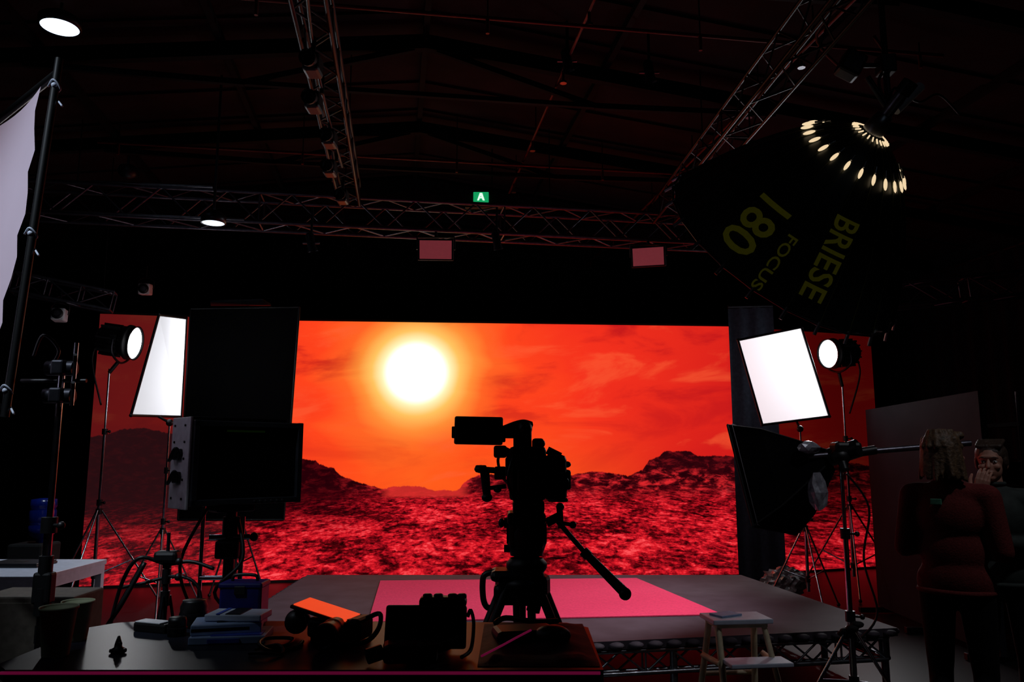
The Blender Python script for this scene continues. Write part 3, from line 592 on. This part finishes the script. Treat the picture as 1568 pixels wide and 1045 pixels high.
for i,f in enumerate(feet):
    d=(f-hub); hd=V((d.x,d.y,0)).normalized(); sd=V((-hd.y,hd.x,0)); t=hub+hd*.07
    b.box(t+V((0,0,-.02)),(.09,.09,.09),BLK,bev=.02,rot=Rz(math.atan2(hd.y,hd.x)))
    mid=t+(f-t)*.48
    for k in (-1,1): b.tube(t+sd*.032*k,mid+sd*.032*k,.019,BLK)
    b.box(mid,(.05,.1,.07),BLK,rot=Rz(math.atan2(hd.y,hd.x)),bev=.01); b.tube(mid,f,.016,BLK); b.sph(f,.03,BLK); b.tube(mid+sd*.05,mid+sd*.09,.015,BLK)
    b.tube((hub.x,hub.y,.55),t+(f-t)*.6,.009,BLK)
b.tube(hub,(hub.x,hub.y,.52),.014,BLK); b.tube((hub.x,hub.y,hub.z-.1),(hub.x,hub.y,hub.z),.05,BLK,r2=.07)
kb(757,888,800,918,.1,-.02,.02); b.tube(K(826,888),K(815,930),.03,BLK); b.sph(K(812,915),.022,BLK)
b.done('fluid_head_tripod',parent=cam)
# ---------------------------------------------------------------- production monitor
b=B(); a=math.radians(44); R_=Rz(a); c=V((-1.325,3.98,1.47))
def L_(v): return c+R_.to_3x3()@V(v)
w,h,dp=.575,.41,.23
b.box(L_((0,dp/2,0)),(w,dp,h),BLK,rot=R_,bev=.006); b.box(L_((0,-.003,.0)),(w*.86,.006,h*.84),GL,rot=R_)
for s in (-1,1): b.box(L_((0,-.012,s*h*.46)),(w,.03,h*.07),BEZ,rot=R_,bev=.004); b.box(L_((s*w*.475,-.012,0)),(w*.05,.03,h),BEZ,rot=R_,bev=.004)
for k in range(6): b.tube(L_((.03+k*.03,-.028,-h*.46)),L_((.03+k*.03,-.033,-h*.46)),.005,ALU,seg=8)
b.box(L_((-w/2-.008,dp*.45,0)),(.014,dp*.95,h+.03),SILV,rot=R_,bev=.004)
for z in (-.17,-.08,.02,.1,.18):
    b.tube(L_((-w/2-.014,dp*.2,z)),L_((-w/2-.02,dp*.2,z)),.006,BLK); b.tube(L_((-w/2-.014,dp*.75,z)),L_((-w/2-.02,dp*.75,z)),.006,BLK)
for z in (-.07,.04):
    b.box(L_((-w/2-.024,dp*.45,z)),(.02,.07,.055),BLK,rot=R_,bev=.006); b.path([L_((-w/2-.02,dp*.3,z)),L_((-w/2-.05,dp*.3,z+.03)),L_((-w/2-.05,dp*.6,z-.03)),L_((-w/2-.02,dp*.7,z))],.007,BLK)
b.box(L_((0,dp/2,h/2+.012)),(w*.9,.04,.02),BLK,rot=R_,bev=.004)
b.box(L_((-.02,-.008,h*.38)),(.2,.002,.010),mat('status_led',(30,50,16),.4,emit=(40,70,16),es=.05),rot=R_)
px,py=L_((-.02,dp/2,0)).x,L_((-.02,dp/2,0)).y
b.box((px,py,1.245),(.2,.12,.04),STEEL,rot=R_,bev=.01); b.tube((px,py,1.23),(px,py,.3),.028,STEEL); b.tube((px,py,1.2),(px,py,1.0),.04,BLK); b.box((px,py,1.04),(.12,.1,.09),STEEL,bev=.012); b.tube((px-.09,py-.04,1.1),(px+.1,py,1.1),.015,CHR); b.sph((px+.12,py,1.1),.022,BLK)
b.tube((px-.14,py,.55),(px-.14,py,1.25),.01,CHR); b.tube((px-.14,py,.9),(px,py,.9),.012,CHR); b.tube((px+.06,py,.5),(px+.06,py,1.2),.012,CHR); b.tube((px,py,.7),(px+.06,py,.7),.012,CHR); b.tube((px-.14,py,.6),(px,py,.6),.012,CHR)
for k in range(3):
    an=k*2*pi/3+.3; b.tube((px,py,.42),(px+.3*math.cos(an),py+.3*math.sin(an),.02),.016,STEEL); b.sph((px+.3*math.cos(an),py+.3*math.sin(an),.03),.03,BLK)
b.tube((px,py,.3),(px,py,.45),.04,BLK)
b.path([(px+.05,py-.05,1.2),(px+.1,py-.1,1.0),(px-.02,py-.12,.85),(px+.08,py-.08,.7),(px+.02,py-.05,.5)],.009,BLK); b.path([(px-.1,py-.05,1.25),(px-.2,py-.1,1.0),(px-.16,py-.08,.8),(px-.05,py-.05,.62)],.008,BLK)
b.done('production_monitor_on_stand')
# low stand with cables
b=B(); x,y=-1.46,3.42; stand(b,x,y,1.18,.19,STEEL,r=.009,rot=.5,hub=.92,low=.6)
b.box((x,y,1.08),(.10,.07,.05),BLK,bev=.015); b.path([(x+.2,y,1.03),(x+.1,y,1.06),(x,y,1.05),(x-.1,y-.04,1.08),(x-.17,y-.03,.98),(x-.2,y-.05,.8)],.008,BLK); b.path([(x-.2,y,.95),(x-.1,y,.97),(x+.05,y,1.0),(x+.14,y,.95),(x+.16,y,.8)],.007,BLK); b.path([(x-.08,y-.03,1.06),(x-.15,y-.06,.9),(x-.22,y-.05,.78),(x-.18,y-.05,.7)],.009,BLK)
b.done('light_stand')
# ---------------------------------------------------------------- softbox on boom at right
b=B(); ap=V((1.93,4.85,1.49)); oc=V((1.62,5.15,1.35)); d=(oc-ap).normalized(); upv=V((.12,.1,1)); s2=(upv-d*upv.dot(d)).normalized(); s1=d.cross(s2)
rim=[oc+s1*sx*.27+s2*sz*.33 for sx,sz in ((-1,1),(1,1),(1,-1),(-1,-1))]; n=4
back=[ap+s1*sx*.06+s2*sz*.06 for sx,sz in ((-1,1),(1,1),(1,-1),(-1,-1))]
mid=[rim[k]*.6+back[k]*.4+(rim[k]-oc).normalized()*.035 for k in range(n)]
b.add(back+mid+rim,[[r*n+k,r*n+(k+1)%n,(r+1)*n+(k+1)%n,(r+1)*n+k] for r in range(2) for k in range(n)],FAB)
b.poly([v-d*.03 for v in rim],mat('dim_diffuser',(60,58,62),.9))
for k in range(n): b.tube(rim[k],mid[k],.006,BLKM); b.tube(mid[k],back[k],.006,BLKM); b.tube(rim[k],rim[(k+1)%n],.008,BLKM)
b.tube(ap-d*.02,ap-d*.2,.055,BLK,seg=16); b.box(ap-d*.12+V((0,0,.02)),(.16,.12,.08),BLK,bev=.02)
PLA=mat('clear_bag',(170,170,180),.25,.2,var=.5,scale=30)
bm_=bmesh.new(); bmesh.ops.create_icosphere(bm_,subdivisions=2,radius=1)
bm_.verts.index_update()
b.add([V((1.82,4.75,1.29))+V((v.co.x*.05,v.co.y*.05,v.co.z*.11))*(1+.55*mnoise.noise(v.co*2.9)) for v in bm_.verts],[[v.index for v in f.verts] for f in bm_.faces],PLA); 
b.add([V((1.80,4.80,1.555))+V((v.co.x*.06,v.co.y*.05,v.co.z*.04))*(1+.45*mnoise.noise(v.co*2.7)) for v in bm_.verts],[[v.index for v in f.verts] for f in bm_.faces],PLA)
b.tube((1.80,4.82,1.50),(2.75,4.74,1.58),.018,TRF); b.tube((2.0,4.8,1.51),(2.2,4.79,1.54),.028,BLK)
x,y=1.97,4.75; stand(b,x,y,1.5,.36,CHR,r=.014,rot=1.2,hub=.5,low=.22,footm=BLK); b.sph((x,y,1.5),(.06,.05,.05),BLK); b.tube((x,y-.05,1.42),(x,y+.05,1.58),.025,BLK)
for k in range(7):
    an=k*.9; b.sph((x+.04*math.cos(an),y+.04*math.sin(an),.42+.02*k),(.04,.03,.02),BLKM,seg=8,rings=6)
b.path([(x+.03,y,1.4),(x+.15,y,1.2),(x+.1,y,.9),(x+.16,y,.6),(x+.05,y,.45)],.007,BLK); b.done('softbox_on_boom_stand')
# ---------------------------------------------------------------- step stool
b=B(); c=V((1.25,4.5,0)); R_=Rz(.12); 
def L_(v): return c+R_.to_3x3()@V(v)
def leg(p,q,w=.03): 
    b.tube(L_(p),L_(q),w*.62,WOOD,seg=4)
b.box(L_((0,.04,.61)),(.34,.22,.025),WHT,rot=R_,bev=.005); b.box(L_((0,.04,.59)),(.29,.18,.03),WOOD,rot=R_,bev=.004)
b.box(L_((.03,-.15,.42)),(.34,.15,.022),WHT,rot=R_,bev=.005)
for s in (-1,1):
    leg((s*.13,.10,.60),(s*.175,.24,0)); leg((s*.13,-.02,.60),(s*.175,-.26,0)); leg((s*.155,-.10,.405),(s*.175,.10,.405)); leg((s*.165,-.2,.15),(s*.165,.2,.15),.022)
leg((-.155,-.24,.14),(.155,-.24,.14),.022); leg((-.155,.2,.28),(.155,.2,.28),.022)
b.box(L_((-.05,.06,.628)),(.15,.10,.01),PAP,rot=Rz(.5),bev=.002); b.done('step_stool')
bm_2=bmesh.new(); bmesh.ops.create_icosphere(bm_2,subdivisions=4,radius=1); bm_2.verts.index_update()
b=B(); b.add([V((2.93,8.72,.16))+V((v.co.x*.24,v.co.y*.15,v.co.z*.16))*(1+.35*mnoise.noise(v.co*4)) for v in bm_2.verts],[[v.index for v in f.verts] for f in bm_2.faces],mat('crumpled_foil',(190,190,190),.35,.5,var=.5,scale=12),False); b.done('crumpled_equipment_bag')
PAN=mat('partition_grey',(34,34,41),.8,scale=3,spec=.2)
b=B(); b.slab([(3.60,8.0,.05),(3.57,6.0,.05),(3.57,6.0,2.0),(3.60,8.0,1.97)],(.05,0,0),PAN)
for Y in (6.1,7.0,7.9): b.box((3.62,Y,.03),(.5,.05,.05),STEEL,bev=.005); b.tube((3.66,Y,.05),(3.66,Y,1.9),.02,STEEL)
b.done('partition_panel')
b=B(); 
for z in (.1,.7,1.25,1.75): b.box((4.35,6.3,z),(.9,.5,.03),STEEL)
for X in (3.92,4.78):
    for Y in (6.07,6.53): b.tube((X,Y,0),(X,Y,2.0),.02,STEEL)
for k in range(9): b.tube((3.98+k*.09,6.1,1.80),(3.98+k*.09,6.1,1.86),.03,ALU if k%2 else BLK)
for X,z,w_,h_ in ((4.1,.2,.4,.35),(4.5,.2,.4,.25),(4.2,.88,.5,.28),(4.55,1.38,.35,.24),(4.1,1.36,.3,.2)): b.box((X,6.3,z+h_/2-.08),(w_,.4,h_),BLK,bev=.02)
b.done('equipment_rack')
# ---------------------------------------------------------------- people
def fuse(name,parts,vox,mats,pick,smooth=3,par=None,loc=V((0,0,0)),rotz=0.,scl=1.):
    b=B(); m=mats[0]
    for p in parts:
        if p[0]=='c':
            _,a,e,r1,r2_=p; b.tube(a,e,r1,m,r2=r2_,seg=16); b.sph(a,r1,m); b.sph(e,r2_,m)
        else:
            _,c,r=p[:3]; b.sph(c,r,m,rot=p[3] if len(p)>3 else None,seg=20,rings=14)
    ob=b.done(name,origin=False)
    md=ob.modifiers.new('r','REMESH'); md.mode='VOXEL'; md.voxel_size=vox; md.use_smooth_shade=True
    ms=ob.modifiers.new('s','SMOOTH'); ms.iterations=smooth; ms.factor=.6
    bpy.context.view_layer.update(); dg=bpy.context.evaluated_depsgraph_get()
    me=bpy.data.meshes.new_from_object(ob.evaluated_get(dg)); me.materials.clear()
    for m in mats: me.materials.append(m)
    for f in me.polygons: f.material_index=pick(f.center); f.use_smooth=True
    me.transform(Matrix.Translation(loc)@Rz(rotz)@Matrix.Scale(scl,4)); ob.modifiers.clear(); ob.data=me; me.name=name
    if par: adopt(par,ob)
    return ob
def handparts(P,d,n,curl=.5):
    P=V(P);d=V(d).normalized();n=V(n);n=(n-d*n.dot(d)).normalized();s=d.cross(n)
    out=[('c',P,P+d*.03,.024,.026)]
    for k in range(4):
        o=s*(-.030+.020*k); out.append(('c',P+d*.03+o*.8,P+d*.085+o,.014,.011))
        q=P+d*.088+o; dd=d; ln=(.062,.076,.082,.072)[k]
        for j,fr in enumerate((.45,.31,.24)):
            a=curl*(.55,.8,.6)[j]; dd=(dd*math.cos(a)+n*math.sin(a)).normalized() if j==0 else (dd*math.cos(a)+(n-dd*n.dot(dd)).normalized()*math.sin(a)).normalized()
            e=q+dd*ln*fr; out.append(('c',q,e,.0085-.0007*j,.008-.0007*j)); q=e
    t0=P+d*.025+s*.028; t1=t0+(d*.5+s*.75+n*.3).normalized()*.04; t2=t1+(d*.85+s*.25+n*.3).normalized()*.034; t3=t2+(d*.9+n*.35).normalized()*.026
    out+=[('c',t0,t1,.014,.011),('c',t1,t2,.010,.009),('c',t2,t3,.009,.0075)]
    return out
def person(name,loc,rotz,hgt,mt,mp,mh,ms,arms,headyaw,hair,lean=0.):
    sc_=hgt/1.70; par=empty(name,loc)
    P=[('e',(0,.0,.94),(.170,.130,.15)),('e',(0,.0,1.08),(.160,.120,.17)),('e',(0,.0,1.26),(.172,.125,.17)),('e',(0,.005,1.375),(.165,.085,.07)),
       ('c',(0,.01,1.38),(0,.005,1.47),.065,.055),('c',(-.16,.0,1.365),(.16,0,1.365),.064,.064)]
    for s in (-1,1):
        P+=[('c',(s*.088,0,.93),(s*.10,-.01,.50),.095,.062),('c',(s*.10,-.01,.50),(s*.105,.02,.10),.060,.046),('e',(s*.10,.03,.36),(.056,.06,.13)),('c',(s*.105,.01,.05),(s*.115,-.15,.035),.042,.034),('c',(s*.105,.05,.04),(s*.105,-.05,.04),.038,.042)]
    hands=[]
    for s,(el,wr,hd,hn,curl) in zip((-1,1),arms):
        sh=(s*.175,.0,1.36); el=V(el);wr=V(wr)
        P+=[('c',sh,el,.064,.052),('c',el,wr,.052,.035)]
        hands.append(handparts(wr+(wr-el).normalized()*.012,hd,hn,curl))
    def pick(c):
        if c.z>1.46: return 2
        if c.z<.07: return 3
        return 1 if c.z<.88 and abs(c.x)<.24 else 0
    fuse('clothed_body',P,.012,[mt,mp,ms,BLK],pick,3,par,V(loc),rotz,sc_)
    for i,hp in enumerate(hands): fuse('hand_%d'%(i+1),hp,.0035,[ms],lambda c:0,2,par,V(loc),rotz,sc_)
    b=B(); b.M=Matrix.Translation(V(loc))@Rz(rotz)@Matrix.Scale(sc_,4)
    ring=[(.172*math.cos(2*pi*k/24),.132*math.sin(2*pi*k/24),.885) for k in range(25)]; b.path(ring,.014,mt)
    ring=[(.060*math.cos(2*pi*k/16),.008+.058*math.sin(2*pi*k/16),1.455) for k in range(17)]; b.path(ring,.012,mt)
    b.done('hem_and_collar',parent=par)
    Z=1.575; Hm=Rz(headyaw)
    def h(v): r=Hm@V((v[0],v[1],0)); return (r.x,r.y,v[2])
    HP=[('c',(0,.01,1.44),(0,.008,1.53),.052,.05),('e',h((0,.015,Z+.035)),(.076,.094,.088),Hm),('e',h((0,-.025,Z-.035)),(.060,.062,.075),Hm),('e',h((0,-.058,Z-.085)),(.028,.024,.022),Hm),
        ('c',h((0,-.088,Z+.012)),h((0,-.106,Z-.022)),.009,.013),('e',h((.0,-.082,Z-.052)),(.024,.013,.006),Hm),('e',h((0,-.080,Z-.063)),(.020,.012,.007),Hm),
        ('e',h((-.035,-.066,Z-.02)),(.024,.018,.02),Hm),('e',h((.035,-.066,Z-.02)),(.024,.018,.02),Hm),('e',h((0,-.076,Z+.036)),(.05,.014,.012),Hm)]
    for s in (-1,1): HP.append(('e',h((s*.078,.012,Z-.005)),(.010,.020,.032),Hm))
    fuse('head',HP,.005,[ms],lambda c:0,2,par,V(loc),rotz,sc_)
    b=B(); T=Matrix.Translation(V(loc))@Rz(rotz)@Matrix.Scale(sc_,4); b.M=T
    EY=mat('eye_white',(180,175,170),.2); IR=mat('iris',(40,28,20),.2)
    for s in (-1,1):
        b.sph(h((s*.031,-.070,Z+.008)),(.013,.012,.0105),EY,seg=12,rings=8); b.sph(h((s*.031,-.0795,Z+.008)),(.0055,.004,.0055),IR,seg=10,rings=6)
        b.path([h((s*.015,-.085,Z+.030)),h((s*.032,-.086,Z+.035)),h((s*.050,-.072,Z+.029))],.003,mh)
    b.done('eyes_and_brows',parent=par)
    hp=[('e',h((0,.028,Z+.052)),(.088,.100,.084),Hm)]
    if hair=='bob':
        hp+=[('e',h((0,.075,Z-.03)),(.085,.055,.10),Hm),('e',h((-.075,.03,Z-.035)),(.024,.055,.095),Hm),('e',h((.075,.03,Z-.035)),(.024,.055,.095),Hm),('c',h((-.05,-.055,Z+.10)),h((.05,-.055,Z+.105)),.022,.022)]
        for k in range(26):
            a=-.35+(pi+.7)*k/25; r_=random.random; hp.append(('c',h((.080*math.cos(a),.035+.07*math.sin(a),Z+.03+.05*r_())),h(((.098+.025*r_())*math.cos(a+.15*r_()),.035+(.09+.025*r_())*math.sin(a+.1),Z-.10-.04*r_())),.020,.008))
        for k in range(14):
            a=2*pi*k/14; hp.append(('c',h((.05*math.cos(a),.03+.06*math.sin(a),Z+.125)),h((.086*math.cos(a+.2),.03+.1*math.sin(a+.2),Z+.04)),.010,.013))
    else:
        hp+=[('e',h((0,.10,Z+.03)),(.05,.05,.055),Hm),('e',h((-.072,.02,Z+.01)),(.018,.045,.05),Hm),('e',h((.072,.02,Z+.01)),(.018,.045,.05),Hm)]
        for k in range(8): hp.append(('c',h((-.06+.017*k,-.05,Z+.10)),h((-.062+.018*k,.06,Z+.135)),.012,.012))
    fuse('hair',hp,.006,[mh],lambda c:0,1,par,V(loc),rotz,sc_)
    return par
HAIR1=mat('brown_bob_hair',(92,68,46),.6,scale=60,var=.5,bump=.6); HAIR2=mat('brown_hair',(60,44,34),.55,scale=60,var=.4,bump=.5)
SK=mat('skin',(180,128,108),.55,var=.06); TOP1=mat('rust_sweater',(100,36,34),.9,scale=120,var=.25,bump=.3,spec=.2); TR1=mat('dark_trousers',(10,9,11),.9,spec=.2); TOP2=mat('dark_green_jacket',(40,48,44),.8,scale=30,bump=.2)
pa=person('standing_woman',(2.19,4.0,0),math.radians(180-38),1.63,TOP1,TR1,HAIR1,SK,
  [((-.225,.02,1.09),(-.10,-.20,1.06),(1,-.35,.1),(0,.6,-.5),.6),((.225,.02,1.09),(.08,-.21,1.10),(-1,-.3,.1),(0,.6,-.5),.6)],math.radians(-25),'bob')
b=B(); Mt=Matrix.Translation((2.19,4.0,0))@Rz(math.radians(180-38)); b.M=Mt; b.box((.04,.115,1.28),(.05,.014,.028),mat('green_label',(80,140,112),.5),bev=.003); b.done('label',parent=pa)
person('listening_woman',(2.67,4.42,0),math.radians(-28),1.58,TOP2,TR1,HAIR2,SK,
  [((-.22,-.10,1.12),(-.085,-.17,1.385),(.25,-.05,1),(.3,1,0),.55),((.25,.0,1.10),(.02,-.21,1.13),(-1,-.2,.1),(0,.5,-.6),.5)],math.radians(-12),'tied')
# ---------------------------------------------------------------- world + camera
w=bpy.data.worlds.new('World'); sc.world=w; w.use_nodes=True; w.node_tree.nodes['Background'].inputs[0].default_value=(.35,.45,.7,1); w.node_tree.nodes['Background'].inputs[1].default_value=.004
cd=bpy.data.cameras.new('camera'); co=bpy.data.objects.new('camera',cd); sc.collection.objects.link(co); cd.sensor_width=36; cd.lens=36*1200/1568
co.location=(0,0,1.5); co.rotation_euler=(math.radians(98.4),0,0); cd.clip_start=.05; sc.camera=co
